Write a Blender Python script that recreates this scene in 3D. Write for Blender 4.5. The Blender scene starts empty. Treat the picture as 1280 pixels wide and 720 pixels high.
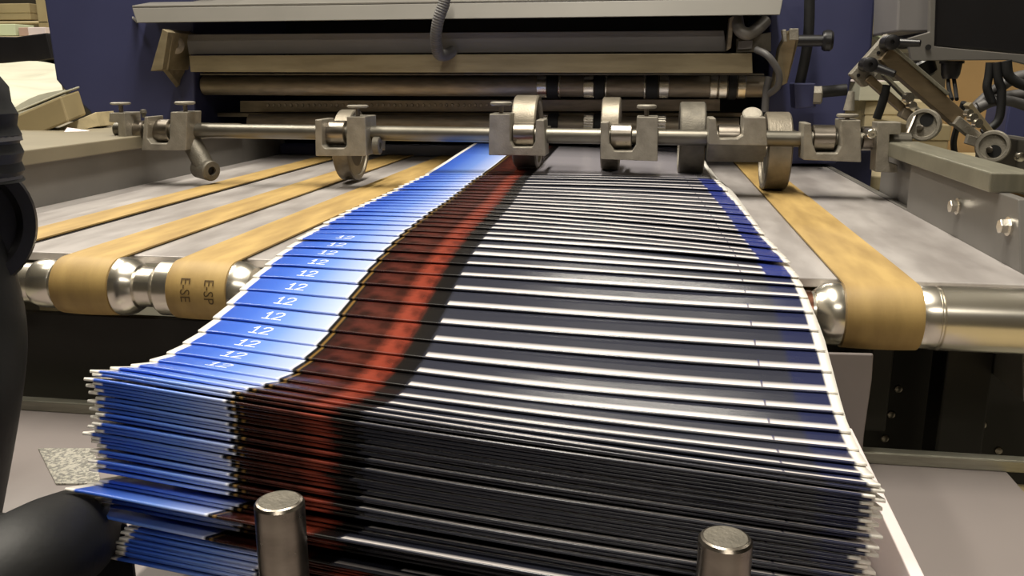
import bpy, bmesh, math, random
from mathutils import Vector, Matrix
random.seed(7)
S = bpy.context.scene
C = S.collection
Z0 = 0.85                      # height of the belt surface above the floor
H = 0.163                      # camera height above the belts
F = 1100.0
PIT = math.atan(270 / F)
YAW = math.atan(175 / (F / math.cos(PIT)))

# ------------------------------------------------------------------ measuring
def ray(px, py):
    x = (px - 640) / F; u = -(py - 360) / F
    fy = math.cos(PIT) + u * math.sin(PIT); fz = -math.sin(PIT) + u * math.cos(PIT)
    c, s = math.cos(YAW), math.sin(YAW)
    return Vector((x * c - fy * s, x * s + fy * c, fz))
def aty(px, py, y):
    r = ray(px, py); k = y / r.y
    return Vector((r.x * k, y, H + r.z * k))
def atz(px, py, z):
    r = ray(px, py); k = (z - H) / r.z
    return Vector((r.x * k, r.y * k, z))

# ------------------------------------------------------------------ materials
def lin(h):
    if isinstance(h, str):
        h = [int(h[i:i + 2], 16) for i in (0, 2, 4)]
    return tuple((v / 255 / 12.92 if v / 255 <= .04045 else ((v / 255 + .055) / 1.055) ** 2.4) for v in h) + (1,)
def mat(name, col, rough=.5, metal=0., noise=0., scale=40., bump=0., col2=None, stretch=(1, 1, 1), spec=.5, rnoise=0., contrast=(.35, .65)):
    m = bpy.data.materials.new(name); m.use_nodes = True
    nt = m.node_tree; b = nt.nodes['Principled BSDF']
    b.inputs['Roughness'].default_value = rough
    b.inputs['Metallic'].default_value = metal
    b.inputs['Specular IOR Level'].default_value = spec
    c = lin(col)
    b.inputs['Base Color'].default_value = c
    tc = nt.nodes.new('ShaderNodeTexCoord'); mp = nt.nodes.new('ShaderNodeMapping')
    mp.inputs['Scale'].default_value = stretch
    nt.links.new(tc.outputs['Object'], mp.inputs['Vector'])
    n = nt.nodes.new('ShaderNodeTexNoise'); n.inputs['Scale'].default_value = scale; n.inputs['Detail'].default_value = 6
    nt.links.new(mp.outputs['Vector'], n.inputs['Vector'])
    c2 = lin(col2) if col2 else tuple(v * (1 - noise) for v in c[:3]) + (1,)
    r = nt.nodes.new('ShaderNodeValToRGB')
    r.color_ramp.elements[0].position = contrast[0]; r.color_ramp.elements[0].color = c2
    r.color_ramp.elements[1].position = contrast[1]; r.color_ramp.elements[1].color = c
    nt.links.new(n.outputs['Fac'], r.inputs['Fac']); nt.links.new(r.outputs['Color'], b.inputs['Base Color'])
    if rnoise:
        mr = nt.nodes.new('ShaderNodeMapRange')
        mr.inputs['To Min'].default_value = max(.02, rough - rnoise); mr.inputs['To Max'].default_value = rough + rnoise
        nt.links.new(n.outputs['Fac'], mr.inputs['Value']); nt.links.new(mr.outputs['Result'], b.inputs['Roughness'])
    if bump:
        bp = nt.nodes.new('ShaderNodeBump'); bp.inputs['Strength'].default_value = bump; bp.inputs['Distance'].default_value = .001
        n2 = nt.nodes.new('ShaderNodeTexNoise'); n2.inputs['Scale'].default_value = scale * 8
        nt.links.new(mp.outputs['Vector'], n2.inputs['Vector'])
        nt.links.new(n2.outputs['Fac'], bp.inputs['Height']); nt.links.new(bp.outputs['Normal'], b.inputs['Normal'])
    return m
M = dict(
    cast=mat('cast_aluminium', '9f998d', .5, .55, .25, 60, .5),
    castdark=mat('dull_cast_iron', '6f6a60', .55, .5, .3, 60, .5),
    chrome=mat('polished_steel', 'e6e0d4', .25, .96, .05, 8, 0, rnoise=.015, stretch=(3, 1, 1)),
    steel=mat('worn_steel', '9a9288', .3, 1, .25, 30, 0, rnoise=.08, stretch=(1, 4, 4)),
    oldsteel=mat('old_dark_steel', '968b7b', .48, .7, .3, 30, 0, rnoise=.08, stretch=(1, 5, 5)),
    brass=mat('tarnished_brass', '968a70', .5, .45, .3, 12, .1, col2='83775f', stretch=(1, 6, 6)),
    grey=mat('grey_painted_panel', '7e7b7b', .5, .1, .12, 8),
    lightgrey=mat('light_grey_paint', '75726c', .45, .1, .1, 10),
    rail=mat('grey_painted_rail', '73706c', .42, .2, .15, 10, .05),
    flange=mat('brushed_rail_flange', '8e8b7c', .42, .5, .2, 20, .1, stretch=(8, 1, 1)),
    plate=mat('worn_bed_plate', 'b3aeac', .42, .25, .2, 9, .06, col2='938d8b', stretch=(3, .8, 1), rnoise=.06),
    blue=mat('blue_machine_paint', '393c60', .5, .05, .15, 6),
    bluebeam=mat('blue_grey_beam', '8288a0', .5, .1, .15, 10),
    belt=mat('tan_rubber_belt', 'b3965c', .6, 0, .25, 14, .15, col2='957a48', stretch=(3, .6, 1)),
    black=mat('black_rubber', '0d0d0f', .6, 0, .3, 20, .2),
    blackgloss=mat('black_plastic', '19181b', .35, 0, .2, 20),
    darkpanel=mat('dark_painted_apron', '24211d', .45, .3, .35, 6, .05),
    interior=mat('oily_dark_metal', '17151a', .5, .3, .3, 8),
    traym=mat('grey_tray_paint', '8a8280', .42, .2, .08, 6, .03),
    lip=mat('scuffed_zinc_edge', 'a8a698', .4, .7, .35, 40, .2, stretch=(.3, 3, 3)),
    speckle=mat('hammered_foil', 'f0ece0', .3, .35, .6, 420, 1.0, contrast=(.42, .56)),
    white=mat('white_cardboard', 'e2d5d5', .55, 0, .05, 10),
    paper=mat('stacked_white_paper', 'c6c4b0', .6, 0, .18, 5, .1, stretch=(1, 4, 8)),
    board=mat('brown_cardboard', '9c8d6a', .7, 0, .2, 8, .1),
    tan=mat('tan_cardboard', '9a7d52', .65, 0, .15, 5),
    wood=mat('raw_pine', 'c3b490', .6, 0, .25, 6, .2, stretch=(1, 8, 8)),
    cable=mat('grey_cable_sheath', '5c5a5a', .5, 0, .15, 30),
    conduit=mat('grey_conduit', '77736e', .45, .2, .15, 30),
    ledge=mat('beige_ledge_paint', '857d6a', .5, .1, .15, 10, .05),
    barsteel=mat('grey_bar_steel', '77736a', .4, .85, .2, 20, 0, rnoise=.05),
    ceil=mat('pale_ceiling_paint', 'd2cec2', .8, 0, .05, 2),
    webdark=mat('shaded_wheel_web', '4d473d', .5, .4, .3, 40),  # darker side metal, with the shade of the side faces put into its colour
    wheelm=mat('worn_wheel_tread', '8a8274', .45, .6, .3, 50, .3),
    ink=mat('belt_print_ink', '5a4524', .6, 0, .2, 50),
    numeral=mat('white_numeral_ink', 'e4ebff', .4, 0, .03, 50),
    bronze=mat('bronze_arm', '8a7a62', .42, .7, .25, 20, .1, stretch=(1, 1, 5)),
    concrete=mat('dusty_concrete', 'a8a494', .7, 0, .2, 3, .1),
    wallm=mat('warehouse_wall_paint', '5d5648', .8, 0, .2, 2),
    grn=mat('pale_green_card', 'c9d4b4', .6, 0, .1, 8),
)
def ramp(nt, stops, interp='LINEAR'):
    r = nt.nodes.new('ShaderNodeValToRGB'); cr = r.color_ramp; cr.interpolation = interp
    cr.elements[0].position = stops[0][0]; cr.elements[0].color = stops[0][1]
    cr.elements[1].position = stops[-1][0]; cr.elements[1].color = stops[-1][1]
    for p, c in stops[1:-1]:
        e = cr.elements.new(p); e.color = c
    return r
def printed_paper(name, bar_end, bar_w, edge_blue, bar_col, field='2c2e3a'):
    """glossy printed sheet: UV.x runs across the sheet, UV.y back from the folded edge in metres"""
    m = bpy.data.materials.new(name); m.use_nodes = True
    nt = m.node_tree; L = nt.links; b = nt.nodes['Principled BSDF']
    tc = nt.nodes.new('ShaderNodeTexCoord'); sp = nt.nodes.new('ShaderNodeSeparateXYZ')
    L.new(tc.outputs['UV'], sp.inputs[0])
    W = lin('fbf7f0'); K = lin('0a0a0c'); G = lin('7d5f30')
    navy = lin(field); e = .0006
    stops = [(0, W), (.0145, W), (.0155, lin('3459bd')), (.06, lin('4169cb')), (.13, lin('6f92df')), (.200, lin('b4c2ee')),
             (.2025, lin('e8ecff')), (.2065, lin('e8ecff')), (.2068, K), (.2135, K), (.2142, G), (.2154, G), (.2158, K), (.2195, K), (.2200, G), (.2212, G),
             (.2222, lin('2a120e')), (.24, lin('48201a')), (.296, lin('52241b')), (.318, lin('823828')), (.341, lin('763022')), (.352, lin('14100e')),
             (.380, lin('0e0d10')), (.384, navy), (.935, navy), (.942, lin(edge_blue)), (.986, lin(edge_blue)), (.9885, W), (1, W)]
    rp = ramp(nt, stops); L.new(sp.outputs['X'], rp.inputs['Fac'])
    # mottling inside the red picture
    cb = nt.nodes.new('ShaderNodeCombineXYZ')
    L.new(sp.outputs['X'], cb.inputs[0])
    sc = nt.nodes.new('ShaderNodeMath'); sc.operation = 'MULTIPLY'; sc.inputs[1].default_value = 2.5
    L.new(sp.outputs['Y'], sc.inputs[0]); L.new(sc.outputs[0], cb.inputs[1])
    nz = nt.nodes.new('ShaderNodeTexNoise'); nz.inputs['Scale'].default_value = 26; nz.inputs['Detail'].default_value = 3
    L.new(cb.outputs[0], nz.inputs['Vector'])
    nr = ramp(nt, [(.36, (.3, .27, .25, 1)), (.6, (1.05, 1, 1, 1))]); L.new(nz.outputs['Fac'], nr.inputs['Fac'])
    def band(lo, hi, s, src):
        a = nt.nodes.new('ShaderNodeMapRange'); a.inputs['From Min'].default_value = lo - s; a.inputs['From Max'].default_value = lo + s
        c = nt.nodes.new('ShaderNodeMapRange'); c.inputs['From Min'].default_value = hi + s; c.inputs['From Max'].default_value = hi - s
        L.new(src, a.inputs['Value']); L.new(src, c.inputs['Value'])
        q = nt.nodes.new('ShaderNodeMath'); q.operation = 'MULTIPLY'
        L.new(a.outputs[0], q.inputs[0]); L.new(c.outputs[0], q.inputs[1])
        return q.outputs[0]
    def mul(x, y):
        q = nt.nodes.new('ShaderNodeMath'); q.operation = 'MULTIPLY'; L.new(x, q.inputs[0])
        if isinstance(y, float): q.inputs[1].default_value = y
        else: L.new(y, q.inputs[1])
        return q.outputs[0]
    def mix(fac, a, bb, mode='MIX'):
        x = nt.nodes.new('ShaderNodeMix'); x.data_type = 'RGBA'; x.blend_type = mode
        L.new(fac, x.inputs['Factor'])
        for v, i in ((a, 6), (bb, 7)):
            if isinstance(v, tuple): x.inputs[i].default_value = v
            else: L.new(v, x.inputs[i])
        return x.outputs[2]
    col = mix(band(.226, .348, .002, sp.outputs['X']), rp.outputs['Color'], nr.outputs['Color'], 'MULTIPLY')
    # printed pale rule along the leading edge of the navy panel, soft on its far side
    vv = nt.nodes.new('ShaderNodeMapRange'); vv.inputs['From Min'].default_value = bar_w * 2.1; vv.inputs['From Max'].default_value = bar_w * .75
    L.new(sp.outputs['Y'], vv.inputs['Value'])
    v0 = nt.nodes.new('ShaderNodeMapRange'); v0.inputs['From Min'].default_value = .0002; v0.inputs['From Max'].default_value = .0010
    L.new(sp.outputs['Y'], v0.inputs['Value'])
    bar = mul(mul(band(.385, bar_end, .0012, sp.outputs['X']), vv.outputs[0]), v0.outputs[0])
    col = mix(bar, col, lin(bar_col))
    tick = mul(mul(band(.8935, .8965, .0006, sp.outputs['X']), band(.0005, .008, .0006, sp.outputs['Y'])), .8)
    col = mix(tick, col, lin('2a2c55'))
    L.new(col, b.inputs['Base Color'])
    b.inputs['Roughness'].default_value = .26
    b.inputs['Specular IOR Level'].default_value = .45
    n3 = nt.nodes.new('ShaderNodeTexNoise'); n3.inputs['Scale'].default_value = 60
    L.new(tc.outputs['Object'], n3.inputs['Vector'])
    bp = nt.nodes.new('ShaderNodeBump'); bp.inputs['Strength'].default_value = .08; bp.inputs['Distance'].default_value = .002
    L.new(n3.outputs['Fac'], bp.inputs['Height']); L.new(bp.outputs['Normal'], b.inputs['Normal'])
    return m
PAPER_NEAR = printed_paper('glossy_calendar_print', .9875, .0036, '222747', 'e6dfde')
PAPER_FAR = printed_paper('glossy_calendar_print_wide_border', .940, .0058, '27347c', 'eee8ea')
PAPER_LAST = printed_paper('glossy_calendar_print_sheen_field', .940, .0010, '6d6c70', '8f8c8c', '86838a')  # navy field greyed in its colour to stand for grazing sheen and motion blur

# ------------------------------------------------------------------ object helpers
def link(o): C.objects.link(o); return o
def thing(name, label, cat, loc=(0, 0, 0), group=None, kind=None):
    o = link(bpy.data.objects.new(name, None)); o.empty_display_size = .02
    o.location = (loc[0], loc[1], loc[2] + Z0); o['label'] = label; o['category'] = cat
    if group: o['group'] = group
    if kind: o['kind'] = kind
    o['_'] = 0; del o['_']
    ORG[o.name] = Vector(loc)
    return o
ORG = {}
class MB:
    """collects shapes (in belt-level coordinates) that become one mesh object"""
    def __init__(s): s.bm = bmesh.new()
    def add(s, verts, faces, smooth=False):
        vs = [s.bm.verts.new(v) for v in verts]
        for f in faces:
            try:
                q = s.bm.faces.new([vs[i] for i in f]); q.smooth = smooth
            except ValueError: pass
        return vs
    def box(s, a, b, rot=None, about=None):
        x0, y0, z0 = a; x1, y1, z1 = b
        v = [Vector(p) for p in ((x0, y0, z0), (x1, y0, z0), (x1, y1, z0), (x0, y1, z0), (x0, y0, z1), (x1, y0, z1), (x1, y1, z1), (x0, y1, z1))]
        if rot is not None:
            c = Vector(about) if about else (v[0] + v[6]) / 2
            v = [rot @ (p - c) + c for p in v]
        s.add(v, [(0, 3, 2, 1), (4, 5, 6, 7), (0, 1, 5, 4), (1, 2, 6, 5), (2, 3, 7, 6), (3, 0, 4, 7)])
        return s
    def prism(s, pts, d):
        """polygon pts (3-D, in order) swept by the vector d"""
        d = Vector(d); n = len(pts); a = [Vector(p) for p in pts]
        s.add(a + [p + d for p in a], [tuple(range(n)), tuple(range(2 * n - 1, n - 1, -1))] + [(i, (i + 1) % n + 0, (i + 1) % n + n, i + n) for i in range(n)])
        return s
    def face_on(s, poly, y, depth):
        return s.prism([aty(px, py, y) for px, py in poly], (0, depth, 0))
    def lathe(s, p0, axis, prof, n=40, smooth=True):
        """prof: (distance along axis, radius) pairs; repeated radii 0 close the ends"""
        p0 = Vector(p0); ax = Vector(axis).normalized()
        u = ax.orthogonal().normalized(); w = ax.cross(u)
        rings = []
        for t, r in prof:
            if r < 1e-6: rings.append([s.bm.verts.new(p0 + ax * t)])
            else: rings.append([s.bm.verts.new(p0 + ax * t + (u * math.cos(2 * math.pi * k / n) + w * math.sin(2 * math.pi * k / n)) * r) for k in range(n)])
        for a, b in zip(rings, rings[1:]):
            for k in range(n):
                q = [a[k % len(a)], a[(k + 1) % n % len(a)], b[(k + 1) % n % len(b)], b[k % len(b)]]
                q = list(dict.fromkeys(q))
                if len(q) > 2:
                    f = s.bm.faces.new(q); f.smooth = smooth
        return s
    def cyl(s, p0, p1, r, n=32, r2=None, ch=.0):
        p0 = Vector(p0); p1 = Vector(p1); L = (p1 - p0).length; r2 = r if r2 is None else r2
        c = min(ch, r * .5, L * .3)
        if c: prof = [(0, 0), (0, r - c), (c, r), (L - c, r2), (L, r2 - c), (L, 0)]
        else: prof = [(0, 0), (0, r), (L, r2), (L, 0)]
        return s.lathe(p0, p1 - p0, prof, n)
    def tube(s, path, r, n=14, rings=0, samples=None):
        """round tube along a smoothed path; rings > 0 corrugates it"""
        P = [Vector(p) for p in path]
        pts = []
        m = samples or 14
        for i in range(len(P) - 1):
            a = P[max(0, i - 1)]; b = P[i]; c = P[i + 1]; d = P[min(len(P) - 1, i + 2)]
            for k in range(m):
                t = k / m
                pts.append(.5 * ((2 * b) + (c - a) * t + (2 * a - 5 * b + 4 * c - d) * t * t + (3 * b - a - 3 * c + d) * t ** 3))
        pts.append(P[-1])
        up = None; prev = None
        for i, p in enumerate(pts):
            tg = (pts[min(i + 1, len(pts) - 1)] - pts[max(i - 1, 0)]).normalized()
            if up is None: up = tg.orthogonal().normalized()
            up = (up - tg * up.dot(tg)).normalized(); w = tg.cross(up)
            rr = r * (1 + (.05 if i % 2 else -.03)) if rings else r
            ring = [s.bm.verts.new(p + (up * math.cos(2 * math.pi * k / n) + w * math.sin(2 * math.pi * k / n)) * rr) for k in range(n)]
            if prev:
                for k in range(n):
                    f = s.bm.faces.new((prev[k], prev[(k + 1) % n], ring[(k + 1) % n], ring[k])); f.smooth = True
            else: s.bm.faces.new(ring[::-1])
            prev = ring
        s.bm.faces.new(prev)
        return s
    def out(s, name, m, parent=None, bevel=0., label=None, cat=None, group=None, kind=None, smooth=False):
        bm = s.bm
        bmesh.ops.recalc_face_normals(bm, faces=bm.faces[:])
        root = parent
        while root is not None and root.parent: root = root.parent
        if root is not None: off = ORG[root.name]
        else:
            lo = [min(v.co[i] for v in bm.verts) for i in range(3)]; hi = [max(v.co[i] for v in bm.verts) for i in range(3)]
            off = Vector(((lo[0] + hi[0]) / 2, (lo[1] + hi[1]) / 2, lo[2]))
        for e in bm.edges:
            if len(e.link_faces) == 2 and e.calc_face_angle(0) > .55: e.smooth = False
        bmesh.ops.translate(bm, vec=-off, verts=bm.verts[:])
        me = bpy.data.meshes.new(name); bm.to_mesh(me); bm.free()
        me.materials.append(m)
        o = link(bpy.data.objects.new(name, me))
        if root is None:
            o.location = (off.x, off.y, off.z + Z0); ORG[o.name] = off
        else: o.parent = parent
        if bevel:
            md = o.modifiers.new('edge', 'BEVEL'); md.width = bevel; md.segments = 2; md.limit_method = 'ANGLE'; md.angle_limit = math.radians(40)
            md.harden_normals = False
        if label: o['label'] = label
        if cat: o['category'] = cat
        if group: o['group'] = group
        if kind: o['kind'] = kind
        return o

# ------------------------------------------------------------------ setting
MB().box((-6, -3, -Z0 - .1), (6, 8, -Z0)).out('floor', M['concrete'], kind='structure')
MB().box((-6, 6.0, -Z0), (6, 6.1, 3.4)).out('wall_back', M['wallm'], kind='structure')
MB().box((-6.1, -3, -Z0), (-6, 6.1, 3.4)).out('wall_left', M['wallm'], kind='structure')
MB().box((6, -3, -Z0), (6.1, 6.1, 3.4)).out('wall_right', M['wallm'], kind='structure')
MB().box((-6, -3.1, -Z0), (6, -3, 3.4)).out('wall_front', M['wallm'], kind='structure')
MB().box((-6, -3, 3.4), (6, 6.1, 3.5)).out('ceiling', M['ceil'], kind='structure')

# ------------------------------------------------------------------ delivery table with its side rails
YR, ZR, RR = .705, -.0235, .0245            # front roller axis and radius
t = thing('delivery_table', 'grey steel delivery table with raised side rails carrying the tan belts', 'table', (-.2, 1.2, -Z0))
bed = MB().box((-.745, .728, -.008), (.311, 1.72, 0)).out('bed_plate', M['plate'], t, .001)
MB().box((-.60, 1.715, 0.0005), (.311, 1.735, .022)).out('cross_strip', M['bluebeam'], t, .001)
# seams across the bed: strips between belt lanes
for x in (-.592, -.482, -.3555):
    MB().box((x, .7285, .0001), (x + .0016, 1.71, .0007)).out('lane_seam', M['interior'], bed)
lw = MB().box((-.757, .735, -.10), (-.745, 1.75, .062))
lw.out('side_wall', M['rail'], t, .001)
MB().box((-1.16, .735, .054), (-.738, 1.54, .072)).out('side_ledge', M['ledge'], t, .0015, label='pale ledge along the left side wall')
MB().prism([(.311, .735, -.10), (.311, .80, .058), (.311, 1.12, .058), (.311, 1.12, .001), (.311, 1.75, .001), (.311, 1.75, -.10)], (.010, 0, 0)).out('side_wall', M['rail'], t, .001)
MB().box((.322, 1.10, -.08), (.335, 1.30, .058)).out('stay_plate', M['rail'], t, .001)
fl = MB().prism([(.3015, .842, .058), (.3015, .842, .076), (.3015, 1.215, .076), (.3015, 1.215, .058)], (.041, 0, 0))
fl.out('rail_flange', M['flange'], t, .0015)
for (px, py) in ((1198, 258), (1262, 283)):
    r = ray(px, py); k = .311 / r.x; p = Vector((.311, r.y * k, H + r.z * k))
    w = MB().lathe(p, (-1, 0, 0), [(0, 0), (0, .0085), (.0018, .0085), (.0018, 0)], 24).out('washer', M['chrome'], t)
    MB().lathe(p - Vector((.0018, 0, 0)), (-1, 0, 0), [(0, 0), (0, .0066), (.0062, .0066), (.0070, .0058), (.0070, 0)], 6, False).out('bolt_head', M['chrome'], w)
for sx in (-.745, .27):
    for sy in (.80, 1.66):
        MB().box((sx, sy, -Z0), (sx + .04, sy + .04, -.008)).out('leg', M['darkpanel'], t, .002)
# apron below the roller, with rivets, openings and the pale guard on the right
ap = MB().box((-.62, .735, -.150), (-.20, .745, -.0615)).out('apron', M['darkpanel'], t, .001)
cav = MB().box((.16, .90, -.30), (.75, .915, -.01)).out('inner_panel', M['darkpanel'], t, .001)
MB().box((.205, .80, -.16), (.225, .90, -.03)).out('inner_strut', M['darkpanel'], t, .002)
for (px, py) in ((1210, 501), (1228, 531), (1248, 563), (1123, 486), (1114, 518), (1106, 548)):
    p = aty(px, py, .90)
    MB().lathe(p, (0, -1, 0), [(0, 0), (0, .0042), (.0014, .0036), (.0024, 0)], 14).out('rivet', M['steel'], cav)
gp = [(1010, 441), (1092, 443), (1090, 475), (1080, 545), (1076, 592), (1010, 586)]
gd = MB().face_on(gp, .672, .004).out('guard_plate', M['traym'], t, .001, label='pale grey guard plate below the roller')

# ------------------------------------------------------------------ receiving tray
ZT = -.140
t = thing('receiving_tray', 'grey sheet-metal receiving tray under the front pile', 'tray', (-.1, .4, -Z0))
MB().box((-.70, .05, ZT - .006), (.285, .690, ZT)).out('tray_plate', M['traym'], t, .001)
MB().box((-.70, .683, ZT), (.52, .694, -.130)).out('back_lip', M['lip'], t, .0012, label='scuffed bright edge of the tray')
MB().box((.285, .05, ZT - .03), (.52, .69, ZT - .012)).out('side_extension', M['board'], t, .001)
MB().box((-.30, .3, -Z0), (-.22, .38, ZT - .006)).out('leg', M['darkpanel'], t, .002)
MB().box((.12, .3, -Z0), (.20, .38, ZT - .006)).out('leg', M['darkpanel'], t, .002)
p = [(48, 562), (118, 562), (126, 606), (70, 606)]
MB().prism([atz(a, b, ZT + .0002) for a, b in p], (0, 0, .0012)).out('foil_scrap', M['speckle'], label='crinkled silver foil patch lying on the grey tray left of the pile', cat='foil')
# steel pins in front of the pile
for (px, lab) in ((349, 'left steel guide pin standing before the red part of the pile'), (907, 'right steel guide pin standing before the dark navy part of the pile')):
    y = .342
    p = aty(px, 625 if px < 600 else 671, y)
    t = thing('guide_pin', lab, 'pin', (p.x, y, ZT), 'steel pins in front of the pile')
    MB().lathe((p.x, y, ZT), (0, 0, 1), [(0, 0), (0, .0112), (p.z - ZT - .0016, .0112), (p.z - ZT - .0004, .0103), (p.z - ZT, .0092)], 40).out('shaft', M['steel'], t)
    MB().lathe((p.x, y, p.z - .0006), (0, 0, 1), [(0, 0), (0, .0091), (.0007, .0091), (.0007, 0)], 40).out('end_face', M['castdark'], t)
# white guide board at the right side of the pile
MB().prism([(.1235, .532, ZT), (.1235, .532, -.050), (.1175, .30, -.050), (.1175, .30, ZT)], (.0062, 0, 0)).out('side_guide', M['white'], bevel=.0008, label='pinkish white side guide board along the right of the pile', cat='guide board')

# ------------------------------------------------------------------ front roller
prof = [(-.620, 0), (-.620, .0180), (-.545, .0180), (-.544, .0205), (-.5385, .0222), (-.524, .0222), (-.522, .0215), (-.516, .0245), (-.462, .0245), (-.4605, .0262), (-.456, .0262), (-.4500, .0245), (-.4430, .0200), (-.442, .0178), (-.428, .0178), (-.427, .0195), (-.4205, .0246), (-.408, .0246),
        (-.405, .0245), (-.352, .0245), (-.351, .0258), (-.344, .0255), (-.335, .0205), (-.333, .0168), (.118, .0168), (.120, .0172), (.1335, .0172), (.134, .0188), (.1415, .0242), (.152, .0252), (.1535, .0245),
        (.2115, .0245), (.212, .0248), (.2235, .0250), (.2245, .0238), (.2258, .0238), (.2266, .0255), (.72, .0255), (.72, 0)]
t = thing('front_roller', 'stepped polished steel roller turning the tan belts at the table front', 'roller', (0, YR, ZR))
MB().lathe((0, YR, ZR), (1, 0, 0), prof, 64).out('roller_body', M['chrome'], t)
MB().lathe((0, YR, ZR), (1, 0, 0), [(.120, .0171), (.1195, .0180), (.131, .0180), (.1315, .0171)], 40).out('copper_reflection', mat('copper_reflection', '8a5f4e', .3, 1, .3, 30), t, label='copper-toned reflection band on the thin shaft')  # copper reflection on the shaft, modelled as a tinted band
for x in (-.66, .72):
    MB().box((x, YR - .03, -.10), (x + .04, .80, .012)).out('end_bearing', M['castdark'], t, .003)

# ------------------------------------------------------------------ belts
def belt(x0, x1, label, text=None):
    t = thing('conveyor_belt', label, 'belt', ((x0 + x1) / 2, 1.2, 0), 'tan belts on the delivery table')
    th = .0016
    n = 10
    def path(r_off, up):
        P = []
        zt = up
        P.append((1.71, zt)); P.append((1.4, zt)); P.append((1.1, zt)); P.append((.85, zt)); P.append((.755, zt))
        R = RR + r_off
        for k in range(0, 31):
            a = math.pi / 2 + math.pi * k / 30
            P.append((YR + R * math.cos(a), ZR + R * math.sin(a)))
        P.append((.85, ZR - R)); P.append((1.71, ZR - R))
        return P
    A = path(th, .0030); B = path(.0001, .0014)
    mb = MB(); cols = []
    for j in range(n + 1):
        x = x0 + (x1 - x0) * j / n
        crown = .0008 * (1 - (2 * j / n - 1) ** 2)
        cols.append(([mb.bm.verts.new((x, y, z)) for (y, z) in A], [mb.bm.verts.new((x, y, z)) for (y, z) in B]))
        for q, v in enumerate(cols[-1][0]):
            if 5 <= q <= 35:
                d = Vector((0, v.co.y - YR, v.co.z - ZR)).normalized(); v.co += d * crown
    for j in range(n):
        for q in range(len(A) - 1):
            for side in (0, 1):
                f = mb.bm.faces.new((cols[j][side][q], cols[j + 1][side][q], cols[j + 1][side][q + 1], cols[j][side][q + 1])); f.smooth = True
    for j in (0, n):
        for q in range(len(A) - 1):
            mb.bm.faces.new((cols[j][0][q], cols[j][0][q + 1], cols[j][1][q + 1], cols[j][1][q]))
    mb.out('belt_band', M['belt'], t)
    if text:
        # printed letters running down the face of the band, built flat and wrapped round the roller
        for (string, x, a0, size) in text:
            cu = bpy.data.curves.new('letters', 'FONT'); cu.body = string; cu.size = size; cu.resolution_u = 3
            to = bpy.data.objects.new('letters', cu); C.objects.link(to)
            me = bpy.data.meshes.new_from_object(to)
            C.objects.unlink(to); bpy.data.objects.remove(to)
            bm = bmesh.new(); bm.from_mesh(me)
            bmesh.ops.subdivide_edges(bm, edges=bm.edges[:], cuts=1)
            R = RR + th + .0012
            vs = []
            mb2 = MB()
            idx = {}
            for v in bm.verts:
                a = a0 + v.co.x / R          # text runs down the front of the roller
                xx = x + v.co.y
                idx[v.index] = mb2.bm.verts.new((xx, YR - R * math.cos(a), ZR - R * math.sin(a)))
            for f in bm.faces: mb2.bm.faces.new([idx[v.index] for v in f.verts])
            bm.free()
            mb2.out('belt_print', M['ink'], t, label='worn dark letters printed on the belt')
belt(-.638, -.593, 'leftmost tan belt beside the left wall of the table')
belt(-.5165, -.4625, 'tan belt second from left, looping over the roller between bright collars', None)
belt(-.4065, -.3525, 'tan belt with worn dark letters just left of the blue sheet edges', [('E-SE', -.392, -.62, .0125), ('E-SP', -.3705, -.58, .0125)])
belt(.1545, .2110, 'single tan belt on the right side of the sheet stream')

# ------------------------------------------------------------------ printed sheets
W = .400; TH = .0020; LEN = .262
PAIRS = [((112, 459), (1098, 605)), ((132, 457), (1092, 597)), ((164, 454), (1083, 583)), ((187, 449), (1072, 562)), ((209, 441), (1062, 540)), ((227, 425), (1054, 517)),
         ((247, 412), (1046, 493)), ((267, 396), (1040, 463)), ((281, 377), (1032, 437)), ((300, 359), (1023, 412)), ((315, 342), (1016, 388)), ((332, 327), (1010, 368)),
         ((344, 316), (1004, 355)), ((360, 306), (998, 345)), ((369, 297.5), (994, 338)), ((382, 289.5), (988, 330)), ((393, 284), (983, 322)), ((404, 277.5), (976, 315)), ((414, 272), (971, 309)),
         ((424, 267), (967, 304)), ((431, 263), (960, 298)), ((440, 259), (956, 292)), ((449, 255), (951, 287)), ((457, 251.5), (946, 281)), ((464, 248), (942, 275)), ((471, 245), (937, 269)),
         ((478, 242), (931, 262)), ((485, 239), (926, 256)), ((491, 236), (921, 250)), ((498, 232.5), (916, 244)), ((505, 229), (910, 238)), ((512, 226), (905, 232)), ((518, 223), (902, 227.5)), ((525, 220), (898, 224.5)), ((531, 217.5), (895, 222.5))]
def solve(pl, pr, a):
    rl, rr = ray(*pl), ray(*pr); ca, sa = math.cos(a), math.sin(a)
    k = (rl.x * -sa - rl.y * ca) / (rr.x * -sa - rr.y * ca)
    d = rr * k - rl; s = W / d.length
    return rl * s + Vector((0, 0, H)), rr * k * s + Vector((0, 0, H))
NS = len(PAIRS)
ANG = [math.radians(3.0) * max(0, min(1, (20 - k) / 20)) for k in range(NS)]
SOL = [solve(*PAIRS[k], ANG[k]) for k in range(NS)]
def smooth(v, n=2):
    for _ in range(n):
        v = [v[0]] + [(v[i - 1] + 2 * v[i] + v[i + 1]) / 4 for i in range(1, len(v) - 1)] + [v[-1]]
    return v
Q = smooth([s[0].y for s in SOL], 3)
for i in range(1, NS): Q[i] = max(Q[i], Q[i - 1] + .006)
ZL = smooth([s[0].z for s in SOL]); ZRt = smooth([s[1].z for s in SOL]); XL = smooth([s[0].x for s in SOL], 1)
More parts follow.
